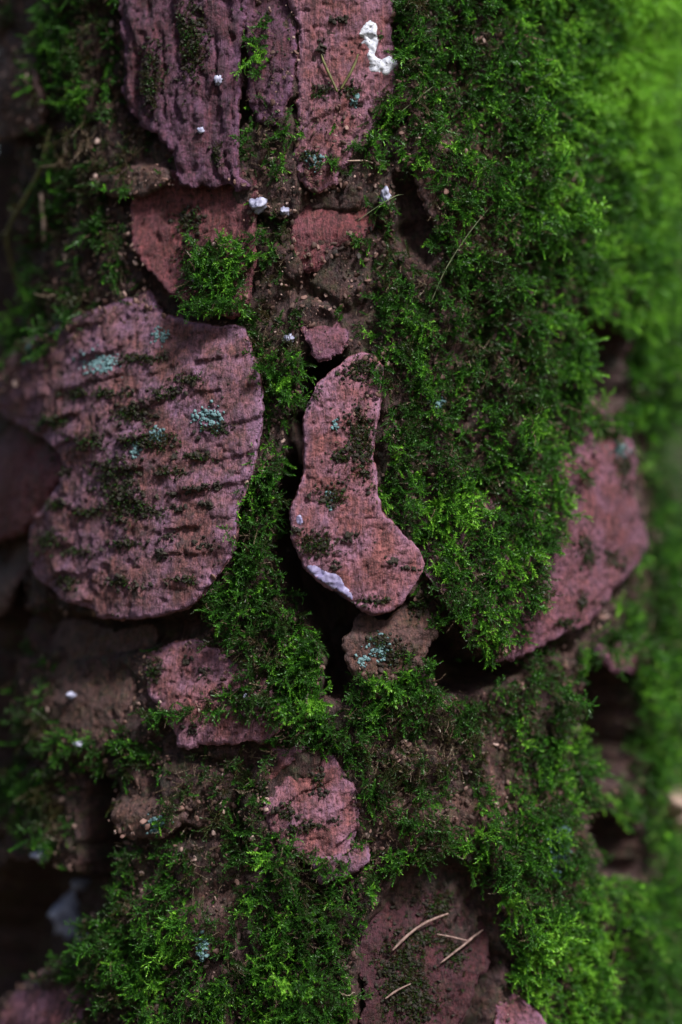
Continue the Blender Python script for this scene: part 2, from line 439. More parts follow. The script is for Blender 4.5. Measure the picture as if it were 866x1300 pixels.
HOLES = [(GAP, 95, 12),
         ([(546, 800), (575, 806), (600, 838), (640, 846), (660, 850), (610, 872), (565, 880), (546, 846)], 80, 8),
         ([(738, 850), (768, 832), (792, 880), (802, 940), (800, 990), (762, 990), (740, 935)], 150, 7),
         ([(754, 1035), (800, 1045), (806, 1110), (764, 1104)], 130, 7),
         ([(738, 398), (760, 410), (802, 430), (806, 500), (772, 524), (748, 470)], 120, 7),
         ([(842, 515), (870, 520), (875, 670), (842, 648)], 130, 6),
         ([(6, 690), (32, 686), (38, 760), (28, 900), (14, 990), (-4, 990), (2, 800)], 120, 7),
         ([(108, 985), (146, 992), (152, 1080), (138, 1156), (106, 1148)], 120, 7),
         ([(20, 1095), (95, 1110), (116, 1150), (108, 1185), (70, 1220), (10, 1262), (-20, 1300), (-30, 1180)], 90, 10),
         ([(-20, 150), (14, 165), (16, 500), (-20, 520)], 40, 10),
         ([(505, 225), (545, 232), (548, 330), (515, 320)], 26, 10),
         ([(40, 780), (110, 785), (230, 780), (262, 760), (262, 790), (230, 815), (120, 830), (50, 820)], 30, 12),
         ([(575, 1250), (622, 1190), (630, 1230), (600, 1310), (560, 1320)], 40, 8),
         ([(455, 1190), (485, 1145), (515, 1110), (560, 1088), (604, 1108), (624, 1150), (624, 1200), (600, 1255), (580, 1310), (575, 1400), (450, 1400), (456, 1260)], 24, 9),
         ([(430, 560), (470, 530), (480, 590), (445, 600)], 10, 10)]
HOLES = [(poly(p), d, s) for p, d, s in HOLES]

def base_height(u, v):
    wx = u + fbm(u, v, 60, 40) * 26; wy = v + fbm(u, v, 60, 47) * 26
    f1, f2, cid = worley(wx, wy, 105, 135, 4)
    crack = smooth(0.02, .22, f2 - f1)
    g1, g2, gid = worley(wx, wy, 34, 52, 14)
    h = -20 + crack * (8 + 9 * cid) + (gid - .5) * 9 * smooth(0, .10, g2 - g1) + fbm(u, v, 46, 2, 5) * 7 + fbm(u * 2.6, v, 26, 9, 3) * 3.5 + fbm(u, v, 8, 12, 3) * 2.0
    for pl, d, s in HOLES:
        h = h - d * smooth(-s, s, sdf_near(pl, u, v) + fbm(u, v, 14, 77, 3) * 6)
    return h

def plate_height(d, u, v, dist):
    c = d['c']; s = d['seed']
    h = d['base'] + d['thick'] + d['lift'][0] * (u - c[0]) + d['lift'][1] * (v - c[1]) * 1.0
    h = h + d['dome'] * (1 - np.exp(-np.maximum(dist, 0) / 45)) - d['dome'] * .6
    h = h - 2.6 * np.exp(-np.maximum(dist, 0) / 1.8)
    h = h + d['scoop'] * (np.exp(-np.maximum(dist, 0) / 20) - .4)
    p0, p1 = d['pj']
    q = (u * d['tilt'][0] + v * d['tilt'][1] - p0) / (p1 - p0)
    h = h - d['sink'] * (1 - smooth(d['tr'][0], d['tr'][1], q + fbm(u, v, 50, s + 30, 2) * .1))
    h = h + fbm(u, v, 70, s, 3) * d['lump'] * 1.4 + fbm(u, v, 18, s + 1, 4) * d['lump'] * .55 + fbm(u, v, 5, s + 2, 3) * .75
    ca, sa = math.cos(d['grain']), math.sin(d['grain'])
    h = h - 1.5 * np.maximum(0, vn((u * ca + v * sa + fbm(u, v, 16, s + 40) * 5) / 3.4, (v * ca - u * sa) / 24, s + 41) - .05) - 2.2 * smooth(.42, .7, vn(u / 9 + 3, v / 7, s + 43))
    if d['ridge']:
        r = d['ridge']
        if r[0] == 'vert':
            n = vn((u + fbm(u, v, 40, s + 5) * 14) / r[1], v / (r[1] * 5), s + 4)
            n2 = vn((u + fbm(u, v, 20, s + 6) * 5) / (r[1] * .35), v / (r[1] * 2.4), s + 8)
            h = h - r[2] * (np.maximum(0, .35 - np.abs(n)) * 2.6) ** 1.5 - r[2] * .45 * np.abs(n2)
        else:
            t = (v * math.cos(r[3]) + u * math.sin(r[3]) + fbm(u, v, 110, s + 5) * r[1] * .40 + fbm(u, v, 22, s + 6) * r[1] * .10) / r[1]
            f = t - np.floor(t)
            amp = r[2] * (.10 + 1.1 * smooth(-.05, .4, vn(u / 34, np.floor(t) * 3.7, s + 7)))
            h = h + amp * (smooth(.1, .9, f) - smooth(.92, 1.0, f)) - amp * .5
            g = vn((u * math.cos(r[3]) - v * math.sin(r[3])) / 3.6, t * r[1] / 26, s + 11)
            h = h + g * .5
    return h

# ------------------------------------------------------------------ tree trunk: inner bark plus plates
trunk = bpy.data.objects.new('tree_trunk', None)
COL.objects.link(trunk)
trunk.location = (AXX * U, 0, 0)
bpy.context.view_layer.update()
tag(trunk, 'mossy conifer trunk with scaly reddish purple bark plates filling the photo', 'tree trunk')

def axis_samples(fine0, fine1, step, lo, hi, coarse):
    a = np.arange(fine0, fine1 + .1, step)
    return np.concatenate([np.linspace(lo, fine0 - step, coarse), a, np.linspace(fine1 + step, hi, coarse)])

half = math.pi * R
us = np.concatenate([np.linspace(-half, -730, 50), np.arange(-724, 724, 3.2), np.linspace(730, half, 50)])
vs = np.concatenate([np.linspace(-4000, -160, 60), np.arange(-156, 1460, 3.6), np.linspace(1466, EYE / U + 640, 60)])
UU, VV = np.meshgrid(us, vs)
HH = base_height(UU, VV)
V3 = P(UU.ravel(), VV.ravel(), HH.ravel())
nu, nv = len(us), len(vs)
ii = (np.arange(nv - 1)[:, None] * nu + np.arange(nu - 1)[None, :]).ravel()
F4 = np.stack([ii, ii + nu, ii + nu + 1, ii + 1], 1)
me = mesh('inner_bark', V3, F4, np.stack([UU.ravel(), VV.ravel(), HH.ravel()], 1))
link('inner_bark', me, M['bed'], trunk)

def build_plate(d):
    out = d['out']; n = len(out)
    lo = out.min(0); hi = out.max(0); st = d['res']
    gu, gv = np.meshgrid(np.arange(lo[0], hi[0], st), np.arange(lo[1], hi[1], st * .87))
    gu = gu + (np.arange(gu.shape[0]) % 2)[:, None] * st * .5
    gu = gu.ravel() + rng.uniform(-.3, .3, gu.size) * st; gv = gv.ravel() + rng.uniform(-.3, .3, gv.size) * st
    dist = sdf(out, gu, gv)
    m = dist > st * .55
    gu, gv, dist = gu[m], gv[m], dist[m]
    co = [Vector(p) for p in out] + [Vector(p) for p in zip(gu, gv)]
    r = geometry.delaunay_2d_cdt(co, [], [list(range(n))], 1, 1e-5)
    verts = np.array([tuple(p) for p in r[0]]); faces = [tuple(f) for f in r[2]]
    orig = r[3]; ntop = len(faces)
    # rim vertices in outline order
    back = {}
    for i, o in enumerate(orig):
        for q in o:
            back[q] = i
    dd = np.maximum(sdf(out, verts[:, 0], verts[:, 1]), 0)
    for q in range(n):
        if q in back: dd[back[q]] = 0
    h = plate_height(d, verts[:, 0], verts[:, 1], dd)
    V = [P(verts[:, 0], verts[:, 1], h)]
    SC = [np.column_stack([verts, h])]
    edge = np.exp(-dd / 4.0) * .6
    rim = [back[q] for q in range(n) if q in back]
    nr = len(rim)
    ring = verts[rim]; hr = h[rim]; nn = normals2(ring)
    s = np.arange(nr) * 3.0
    prev = np.array(rim); base_i = len(verts)
    lev = [(.10, -.6), (.20, 1.6), (.27, -1.6), (.44, -.4), (.52, 2.6), (.60, .4), (.82, 4.0), (1.0, 9.)]
    T = np.maximum(hr - (d['base'] - 2), 5)
    for k, (fr, ins) in enumerate(lev):
        jit = fbm(s, s * 0 + k * 9.1, 13, d['seed'] + k // 2, 3) * 2.6
        p = ring - nn * (ins + jit)[:, None]
        hh = hr - T * fr
        V.append(P(p[:, 0], p[:, 1], hh)); SC.append(np.column_stack([p, hh]))
        cur = base_i + np.arange(nr)
        for q in range(nr):
            q2 = (q + 1) % nr
            faces.append((prev[q], cur[q], cur[q2], prev[q2]))
        prev = cur; base_i += nr
    cc = ring.mean(0)                                             # underside runs in and down to the wood
    for fr, dp in ((.35, d['deep'] * .5), (.6, d['deep'])):
        p = ring - nn * 10
        p = p + (cc - p) * fr
        hh = np.minimum(hr - 6, min(d['base'] - 2, dp))
        V.append(P(p[:, 0], p[:, 1], hh)); SC.append(np.column_stack([p, hh]))
        cur = base_i + np.arange(nr)
        for q in range(nr):
            q2 = (q + 1) % nr
            faces.append((prev[q], cur[q], cur[q2], prev[q2]))
        prev = cur; base_i += nr
    V = np.concatenate(V); SC = np.concatenate(SC)
    me = bpy.data.meshes.new(d['name'])
    me.from_pydata(V.tolist(), [], [tuple(int(i) for i in f) for f in faces])
    me.update()
    a = me.attributes.new('sc', 'FLOAT_VECTOR', 'POINT'); a.data.foreach_set('vector', SC.astype(np.float32).ravel())
    a = me.attributes.new('edge', 'FLOAT', 'POINT'); a.data.foreach_set('value', np.concatenate([edge, np.zeros(len(V) - len(edge))]).astype(np.float32))
    sm = np.zeros(len(me.polygons), bool); sm[:ntop] = True
    me.polygons.foreach_set('use_smooth', sm)
    o = link(d['name'], me, M[d['mat']], trunk)
    if d['label']: o['label'] = d['label']

for d in PL:
    build_plate(d)

def ground_height(u, v):
    """height of whatever bark lies uppermost"""
    h = base_height(u, v)
    for d in PL:
        s_ = sdf_near(d['out'], u, v, 4)
        m = s_ > 0
        if m.any():
            hh = plate_height(d, u[m], v[m], s_[m])
            h[m] = np.maximum(h[m], hh)
    return h

def top_at(px, py):
    u, v = uv(np.atleast_1d(px), np.atleast_1d(py))
    return u, v, ground_height(u, v)

# ------------------------------------------------------------------ moss shoots
def shoot_mesh(name, seed, length, n, leaf, wid, spread, bend, branches=0, mat=None):
    r = np.random.default_rng(seed)
    V = []; F = []; G = []
    def frame(t):
        t = t / np.linalg.norm(t); a = np.cross(t, [.3, .9, .2]); a /= np.linalg.norm(a)
        return t, a, np.cross(t, a)
    def axis(p0, d0, L, m, nl, lf, w0):
        p = np.array(p0, float); d_ = np.array(d0, float); pts = [p.copy()]
        bd = r.normal(0, 1, 3) * bend
        for i in range(m):
            d_ = d_ + bd / m + r.normal(0, .08, 3); d_ /= np.linalg.norm(d_)
            p = p + d_ * L / m; pts.append(p.copy())
        pts = np.array(pts)
        # thin stem, three sided
        b = len(V)
        for i, q in enumerate(pts):
            t, a, c = frame(pts[min(i + 1, m)] - pts[max(i - 1, 0)])
            rr = .45 * (1 - .7 * i / m) * w0
            for k in range(3):
                an = k * 2.094
                V.append(q + (a * math.cos(an) + c * math.sin(an)) * rr)
        for i in range(m):
            for k in range(3):
                k2 = (k + 1) % 3
                F.append((b + i * 3 + k, b + i * 3 + k2, b + i * 3 + 3 + k2)); F.append((b + i * 3 + k, b + i * 3 + 3 + k2, b + i * 3 + 3 + k))
        ang = r.uniform(0, 6.28)
        for j in range(nl):
            s = (j + .5) / nl; x = s * m; i0 = min(int(x), m - 1); q = pts[i0] + (pts[i0 + 1] - pts[i0]) * (x - i0)
            t, a, c = frame(pts[i0 + 1] - pts[i0])
            ang += 2.4 + r.normal(0, .25)
            sp = spread * (1 - .5 * s) * r.uniform(.7, 1.25)
            out = a * math.cos(ang) + c * math.sin(ang)
            side = np.cross(t, out)
            dirn = t * math.cos(sp) + out * math.sin(sp)
            l = lf * r.uniform(.75, 1.2) * (1 - .35 * s); ww = wid * r.uniform(.8, 1.2) * w0 * (1 - .3 * s)
            up = np.cross(dirn, side)
            mid = q + dirn * l * .42
            tip = q + dirn * l + out * l * r.uniform(-.05, .3)
            b = len(V)
            V.extend([q, mid + side * ww * .5 + up * ww * .22, tip, mid - side * ww * .5 + up * ww * .22]); G.append((b, s * s))
            F.append((b, b + 1, b + 2)); F.append((b, b + 2, b + 3))
        return pts
    pts = axis((0, 0, 0), (0, 0, 1), length, 6, n, leaf, 1)
    for k in range(branches):
        s = .18 + .7 * (k + .5) / branches
        i0 = int(s * 6); q = pts[i0] + (pts[min(i0 + 1, 6)] - pts[i0]) * (s * 6 - i0)
        t, a, c = frame(pts[min(i0 + 1, 6)] - pts[max(i0 - 1, 0)])
        sg = 1 if k % 2 else -1
        dr = t * .75 + a * sg * .8 + c * r.normal(0, .25)
        L = length * .42 * (1 - .55 * abs(s - .4)) * r.uniform(.7, 1.15)
        axis(q, dr / np.linalg.norm(dr), L, 3, max(7, int(L * .8)), leaf * .8, .85)
    V = np.array(V) * U
    gr = np.zeros(len(V))
    for b, q in G: gr[b:b + 4] = q
    return mesh(name, V, np.array(F, np.int64), None, False, {'growth': gr})

def proto_collection(name, meshes, mat):
    c = bpy.data.collections.new(name)
    for i, me_ in enumerate(meshes):
        me_.materials.append(mat)
        o = bpy.data.objects.new('%s_%03d' % (name, i), me_)
        c.objects.link(o)
    return c

mlist = []
for i in range(7):
    mlist.append(shoot_mesh('moss_shoot', 100 + i, 24 + 2.5 * i, 22 + 3 * i, 8.6, 2.7, .85, .65))
for i in range(5):
    mlist.append(shoot_mesh('moss_frond', 200 + i, 36 + 3 * i, 24, 7.0, 2.3, .8, .8, 7 + i % 3))
for i in range(3):
    mlist.append(shoot_mesh('moss_sprig', 300 + i, 15, 14, 7.2, 2.3, 1.0, .4))
NS, NF, NT = 7, 5, 3
moss_protos = proto_collection('moss_shoots', mlist, M['moss'])
dlist = [shoot_mesh('dead_shoot', 400 + i, 24 + 4 * i, 18, 6.5, 1.5, .6, 1.5) for i in range(5)]
dead_protos = proto_collection('dead_shoots', dlist, M['dead'])

def crumb_mesh(seed):
    r = np.random.default_rng(seed)
    import bmesh
    bm = bmesh.new(); bmesh.ops.create_icosphere(bm, subdivisions=1, radius=1)
    for v_ in bm.verts: v_.co *= r.uniform(.55, 1.25)
    me_ = bpy.data.meshes.new('crumb'); bm.to_mesh(me_); bm.free()
    me_.transform(__import__('mathutils').Matrix.Diagonal((U, U * r.uniform(.6, 1), U * r.uniform(.5, .9), 1)))
    return me_
crumb_protos = proto_collection('crumbs', [crumb_mesh(i) for i in range(6)], M['crumb'])

_groups = {}
def scatter_group(coll):
    if coll.name in _groups: return _groups[coll.name]
    g = bpy.data.node_groups.new('scatter ' + coll.name, 'GeometryNodeTree')
    g.interface.new_socket('Geometry', in_out='INPUT', socket_type='NodeSocketGeometry')
    g.interface.new_socket('Geometry', in_out='OUTPUT', socket_type='NodeSocketGeometry')
    n = g.nodes; gi = n.new('NodeGroupInput'); go = n.new('NodeGroupOutput')
    ip = n.new('GeometryNodeInstanceOnPoints'); ci = n.new('GeometryNodeCollectionInfo')
    ci.inputs['Collection'].default_value = coll
    ci.inputs['Separate Children'].default_value = True; ci.inputs['Reset Children'].default_value = True
    def named(nm, t):
        a = n.new('GeometryNodeInputNamedAttribute'); a.data_type = t; a.inputs[0].default_value = nm
        return a.outputs[0]
    e = n.new('FunctionNodeEulerToRotation')
    g.links.new(named('rot', 'FLOAT_VECTOR'), e.inputs[0])
    g.links.new(gi.outputs[0], ip.inputs['Points']); g.links.new(ci.outputs[0], ip.inputs['Instance'])
    ip.inputs['Pick Instance'].default_value = True
    g.links.new(named('idx', 'INT'), ip.inputs['Instance Index'])
    g.links.new(e.outputs[0], ip.inputs['Rotation'])
    g.links.new(named('scl', 'FLOAT'), ip.inputs['Scale'])
    g.links.new(ip.outputs[0], go.inputs[0])
    _groups[coll.name] = g
    return g

def euler_from(dirs, spin):
    d = dirs / np.linalg.norm(dirs, axis=1, keepdims=True)
    ref = np.where(np.abs(d[:, 2:3]) > .9, np.array([[1., 0, 0]]), np.array([[0, 0, 1.]]))
    a = np.cross(ref, d); a /= np.linalg.norm(a, axis=1, keepdims=True); b = np.cross(d, a)
    cs, sn = np.cos(spin)[:, None], np.sin(spin)[:, None]
    x = a * cs + b * sn; y = -a * sn + b * cs
    # columns x, y, d -> XYZ euler
    r20, r21, r22 = x[:, 2], y[:, 2], d[:, 2]; r10, r00 = x[:, 1], x[:, 0]
    return np.stack([np.arctan2(r21, r22), np.arctan2(-r20, np.hypot(r21, r22)), np.arctan2(r10, r00)], 1)

def scatter(name, pos, rot, scl, idx, tone, coll, mat):
    me_ = bpy.data.meshes.new(name)
    me_.vertices.add(len(pos)); me_.vertices.foreach_set('co', pos.astype(np.float32).ravel())
    for nm, t, key, arr in (('rot', 'FLOAT_VECTOR', 'vector', rot), ('scl', 'FLOAT', 'value', scl), ('idx', 'INT', 'value', idx), ('tone', 'FLOAT', 'value', tone)):
        a = me_.attributes.new(nm, t, 'POINT')
        a.data.foreach_set(key, np.ascontiguousarray(arr, np.int32 if t == 'INT' else np.float32).ravel())
    o = link(name, me_, mat)
    md = o.modifiers.new('scatter', 'NODES'); md.node_group = scatter_group(coll)
    o['kind'] = 'stuff'
    return o

DENS = np.array([[int(c) for c in r.split()] for r in '''
3 6 7 4 0 0 0 5 0 0 0 5 8 8 8 8 8 8 9 9
2 6 7 4 0 0 0 5 0 0 0 4 8 8 7 8 8 8 9 9
1 5 6 5 1 0 1 5 2 1 1 5 8 7 7 8 8 7 9 9
1 4 6 7 5 1 1 5 4 4 4 6 7 6 7 8 8 7 9 9
3 6 6 4 6 0 1 5 4 4 4 5 6 7 8 8 8 8 9 9
5 6 6 3 1 0 2 3 4 1 0 4 6 7 8 8 8 7 8 9
4 5 6 4 1 1 4 4 4 0 2 6 6 7 7 8 8 8 8 9
3 4 5 4 1 3 6 5 4 2 4 7 6 6 7 7 7 7 8 8
5 6 6 4 3 3 7 5 4 2 4 7 7 6 6 7 7 6 8 8
5 6 5 3 2 1 3 8 6 1 6 7 7 7 7 7 7 7 7 8
5 5 3 1 0 0 1 8 7 3 4 7 7 7 7 8 8 7 7 8
1 1 1 1 1 1 0 6 8 2 3 6 7 6 7 8 7 7 7 7
0 1 2 2 2 2 1 5 7 1 3 6 7 7 7 7 7 6 6 6
0 0 1 2 2 2 0 7 5 1 3 7 8 8 8 8 6 2 2 5
0 0 1 2 2 1 1 8 3 1 3 7 8 8 8 8 6 1 1 6
0 0 1 1 1 1 1 8 2 0 1 5 8 8 8 8 4 1 1 7
1 1 0 0 0 0 4 8 3 0 0 1 7 9 9 6 2 0 2 8
2 3 0 0 0 2 7 8 6 1 0 2 5 9 8 4 1 1 5 8
2 3 2 3 5 4 6 9 8 2 3 4 3 7 5 2 1 4 7 8
2 3 2 3 4 1 1 6 9 4 7 8 7 7 6 6 6 6 7 8
3 5 5 3 1 1 2 6 9 7 8 8 8 8 6 7 7 6 7 8
4 6 6 5 4 4 4 5 8 7 8 8 8 8 6 7 7 6 7 8
6 6 5 5 5 5 5 4 2 3 7 7 7 6 6 7 7 6 7 8
5 6 3 2 3 5 5 3 1 3 6 7 7 6 6 7 7 5 5 6
3 5 2 2 4 5 5 5 5 4 5 7 7 6 6 7 7 3 6 5
1 3 4 4 5 5 5 5 7 7 7 6 2 5 7 7 7 5 6 6
1 1 4 7 7 6 4 5 7 7 4 1 1 3 7 7 7 6 7 7
1 3 7 8 8 6 5 6 8 7 4 1 1 2 7 8 8 6 7 7
1 4 7 8 7 6 5 7 8 7 4 1 1 3 7 8 8 6 7 7
1 2 5 7 7 6 5 7 8 7 4 1 2 4 4 6 7 7 7 7'''.strip().split('\n')], float) / 9

# bare bark: outlines that the moss leaves free
BARE = [[(148, -80), (302, -80), (300, 140), (298, 215), (270, 236), (226, 230), (212, 196), (190, 170), (150, 128)],
        [(166, 250), (200, 240), (310, 240), (300, 290), (255, 300), (225, 330), (235, 370), (205, 360), (178, 325), (164, 290)],
        [(60, 455), (130, 420), (200, 405), (300, 415), (320, 470), (326, 520), (318, 590), (296, 650), (292, 690), (250, 760), (150, 782), (80, 754), (42, 710), (42, 670), (78, 600), (50, 552), (10, 528)],
        [(-60, 530), (40, 556), (68, 600), (40, 668), (-60, 700)],
        FZ([(230, 175), (300, 120), (350, 150), (330, 230), (330, 320), (325, 440), (400, 560), (430, 650), (520, 700), (590, 760), (612, 800), (610, 850), (500, 972), (440, 982), (350, 940), (200, 840), (150, 740), (140, 620), (182, 480), (188, 300)]),
        GAP,
        [(640, 836), (676, 800), (690, 742), (702, 690), (728, 640), (752, 590), (768, 556), (804, 560), (806, 625), (816, 676), (780, 744), (740, 786), (692, 816)],
        [(236, 946), (232, 920), (262, 905), (320, 908), (342, 922), (334, 940), (292, 947)],
        [(195, 862), (215, 832), (262, 828), (282, 852), (262, 880), (222, 894)],
        [(345, 985), (360, 962), (395, 962), (432, 985), (445, 1030), (438, 1075), (410, 1082), (385, 1062), (352, 1040)],
        [(408, 1112), (440, 1100), (464, 1076), (466, 1090), (430, 1116)],
        [(478, 1200), (505, 1140), (545, 1108), (585, 1120), (606, 1160), (606, 1200), (585, 1240), (565, 1330), (470, 1330), (470, 1250)],
        [(445, 800), (480, 786), (530, 772), (548, 800), (540, 832), (500, 848), (450, 840)],
        [(632, 1330), (646, 1272), (664, 1268), (684, 1300), (684, 1340)],
        [(384, 60), (372, -50), (488, -50), (500, 90), (476, 118), (440, 130), (400, 120), (386, 110)],
        [(392, 430), (410, 402), (436, 412), (430, 440), (410, 448)],
        [(376, 310), (392, 258), (440, 240), (468, 246), (466, 280), (420, 300)],
        [(24, 1270), (60, 1246), (100, 1262), (90, 1330), (24, 1330)],
        [(60, 815), (160, 815), (160, 900), (120, 930), (70, 900)]]
BAREP = [poly(b, 16) for b in BARE]
EXTRA = [poly(b) for b in ([(445, 852), (500, 862), (548, 846), (545, 866), (490, 876), (448, 868)],
                           [(190, 905), (240, 884), (300, 888), (345, 880), (350, 905), (300, 912), (240, 908)],
                           [(350, 1075), (390, 1088), (440, 1080), (455, 1095), (410, 1112), (355, 1100)],
                           [(205, 300), (235, 270), (305, 255), (312, 390), (255, 392), (225, 350)],
                           [(310, 620), (362, 600), (352, 720), (395, 790), (412, 860), (410, 930), (350, 930), (300, 780)])]
BLOBS = [  # photograph x, y, radius x, radius y, change of tone: dead zones, plus lit right and shaded left painted in
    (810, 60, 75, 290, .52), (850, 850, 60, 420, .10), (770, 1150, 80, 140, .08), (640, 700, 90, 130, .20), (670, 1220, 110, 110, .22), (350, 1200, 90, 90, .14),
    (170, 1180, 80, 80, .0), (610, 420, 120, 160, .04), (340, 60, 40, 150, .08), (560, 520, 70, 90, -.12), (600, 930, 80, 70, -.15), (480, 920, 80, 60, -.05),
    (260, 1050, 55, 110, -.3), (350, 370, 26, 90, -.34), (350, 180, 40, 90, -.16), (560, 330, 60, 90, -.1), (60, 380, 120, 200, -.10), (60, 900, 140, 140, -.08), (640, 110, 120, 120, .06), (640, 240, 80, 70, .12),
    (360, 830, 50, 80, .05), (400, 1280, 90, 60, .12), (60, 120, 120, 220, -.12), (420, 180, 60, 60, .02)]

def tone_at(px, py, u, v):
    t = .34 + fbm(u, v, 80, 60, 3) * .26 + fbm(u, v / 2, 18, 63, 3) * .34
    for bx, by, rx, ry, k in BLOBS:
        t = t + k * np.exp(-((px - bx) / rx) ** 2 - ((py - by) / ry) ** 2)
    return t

def density_at(px, py, u, v):
    gx = np.clip(px / 43.3 - .5, 0, 18.999); gy = np.clip(py / 43.33 - .5, 0, 28.999)
    x0 = gx.astype(int); y0 = gy.astype(int); fx = gx - x0; fy = gy - y0
    d = (DENS[y0, x0] * (1 - fx) + DENS[y0, x0 + 1] * fx) * (1 - fy) + (DENS[y0 + 1, x0] * (1 - fx) + DENS[y0 + 1, x0 + 1] * fx) * fy
    d = d * 1.12 - .13 + fbm(u, v, 26, 21, 4) * .48 + fbm(u, v / 2.8, 15, 24, 3) * .36
    for b in EXTRA:
        d = d + .75 * smooth(-8, 4, sdf_near(b, u, v, 30) + fbm(u, v, 12, 73, 2) * 6)
    for b in BAREP:
        s_ = sdf_near(b, u, v, 30) + fbm(u, v, 16, 31, 3) * 9
        d = np.where(s_ > -8, d * (1 - smooth(-8, 1, s_) * .985), d)
    for pl, dep, s in HOLES:
        s_ = sdf_near(pl, u, v, 30)
        d = d * (1 - smooth(-12, 1, s_ + fbm(u, v, 20, 71, 2) * 7))
    return np.clip(d, 0, 1)

def sample_uv(spacing, u0, u1, v0, v1):
    nx = int((u1 - u0) / spacing); ny = int((v1 - v0) / spacing)
    gu, gv = np.meshgrid(np.arange(nx), np.arange(ny))
    u = u0 + (gu.ravel() + rng.uniform(0, 1, gu.size)) * spacing
    v = v0 + (gv.ravel() + rng.uniform(0, 1, gv.size)) * spacing
    return u, v

def basis(u):
    th = u / R
    n = np.stack([np.sin(th), -np.cos(th), th * 0], 1); t = np.stack([np.cos(th), np.sin(th), th * 0], 1)
    return n, t, np.tile([0, 0, 1.], (len(u), 1))

u, v = sample_uv(5.3, -900, 980, -150, 1450)
px, py = px_of(u, v)
dens = density_at(px, py, u, v)
keep = rng.uniform(0, 1, len(u)) < (.92 * smooth(.16, .80, dens)) * np.where(np.abs(u) > 760, .5, 1)
u, v, px, py, dens = u[keep], v[keep], px[keep], py[keep], dens[keep]
root = ground_height(u, v)
clump = fbm(u, v, 40, 91, 4) * .6 + fbm(u, v / 3.2, 17, 191, 3) * .8
f1, f2, cid = worley(u + fbm(u, v, 30, 93) * 14, v + fbm(u, v, 30, 94) * 14, 34, 62, 33)
puff = np.clip(dens * (6 + 18 * clump + 34 * smooth(.75, .1, f1) * (.3 + cid)), 0, 46) * np.clip(dens * 1.4 - .3, 0, 1) * (1 + .9 * smooth(740, 800, px) * (1 + fbm(u, v, 60, 140, 2)))
puff = puff * rng.uniform(0.1, 1.0, len(u))
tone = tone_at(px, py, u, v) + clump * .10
n_, t_, z_ = basis(u)
flow = fbm(u, v, 70, 95, 2)[:, None] * 1.0
dirs = n_ * rng.uniform(.45, 1.1, (len(u), 1)) + t_ * (rng.normal(0, .45, (len(u), 1)) + flow * .6) + z_ * (rng.normal(-.45, .45, (len(u), 1)))
scl = (.44 + .34 * dens) * rng.uniform(.6, 1.2, len(u))
near = np.full(len(u), -1e3)
for b in BAREP: near = np.maximum(near, sdf_near(b, u, v, 30))
scl = scl * np.where(dens < .35, .75, 1) * (1 - .35 * smooth(-16, 0, near))
puff = puff * (1 - .8 * smooth(-24, -2, near))
scl = scl * np.where(rng.uniform(0, 1, len(u)) < .08, 1.4, 1)
idx = np.where(rng.uniform(0, 1, len(u)) < .34, NS + rng.integers(0, NF, len(u)), rng.integers(0, NS, len(u)))
idx = np.where((dens < .4) | (rng.uniform(0, 1, len(u)) < .12), NS + NF + rng.integers(0, NT, len(u)), idx)
rot = euler_from(dirs, rng.uniform(0, 6.28, len(u)))
pos = P(u, v, root + puff - 1.5)
dead = (rng.uniform(0, 1, len(u)) < np.clip(.74 - tone * 1.5, 0.08, .85))
mid = (px > 300) & (px < np.where(py < 850, 470, 500)) & ~dead
left = (px <= 300) & ~dead
right = ~mid & ~left & ~dead
def part_of(sel, name, label, cat):
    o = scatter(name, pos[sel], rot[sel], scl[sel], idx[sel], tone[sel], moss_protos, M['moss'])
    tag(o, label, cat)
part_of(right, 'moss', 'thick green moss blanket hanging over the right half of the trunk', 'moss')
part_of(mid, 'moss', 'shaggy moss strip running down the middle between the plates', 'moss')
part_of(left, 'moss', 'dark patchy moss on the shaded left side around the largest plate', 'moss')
m = dead
o = scatter('dead_moss', pos[m], rot[m], scl[m] * .85, rng.integers(0, 5, m.sum()), rng.uniform(.05, .58, m.sum()), dead_protos, M['dead'])
tag(o, 'dry brown and straw coloured moss threads tangled among the green moss', 'dead moss')
print('moss shoots', len(u))

# ------------------------------------------------------------------ loose flakes of bark and litter caught in the moss
M['flake'] = leaf_mat('bark flakes', [(0, (.02, .014, .012)), (.45, (.075, .038, .030)), (.75, (.16, .085, .07)), (1, (.36, .25, .22))], .7, .05, .3)
def flake_mesh(seed):
    r = np.random.default_rng(seed); V = []; F = []
    n = 8
    for z, k in ((.16, .82), (.0, 1.), (-.2, .7)):
        for j in range(n):
            a = j * 2 * math.pi / n; rr = k * (.6 + .55 * _h(np.array(j), np.array(seed), 5))
            V.append((math.cos(a) * rr * 1.0, math.sin(a) * rr * .62, z + .12 * r.normal()))
    V.append((0, 0, .22)); V.append((0, 0, -.2))
    for q in range(2):
        for j in range(n):
            j2 = (j + 1) % n; F += [(q * n + j, (q + 1) * n + j, (q + 1) * n + j2), (q * n + j, (q + 1) * n + j2, q * n + j2)]
    for j in range(n):
        j2 = (j + 1) % n; F += [(3 * n, j, j2), (3 * n + 1, 2 * n + j2, 2 * n + j)]
    return mesh('flake', np.array(V) * U, np.array(F, np.int64), None, False)
flake_protos = proto_collection('flakes', [flake_mesh(i) for i in range(8)], M['flake'])
u, v = sample_uv(6.4, -760, 760, -80, 1400)
px, py = px_of(u, v)
near = np.full(len(u), -1e3)
for b in BAREP: near = np.maximum(near, sdf_near(b, u, v, 30))
keep = (near < -4) & (rng.uniform(0, 1, len(u)) < np.clip(.55 + fbm(u, v, 45, 120, 3) * .9, .1, .9))
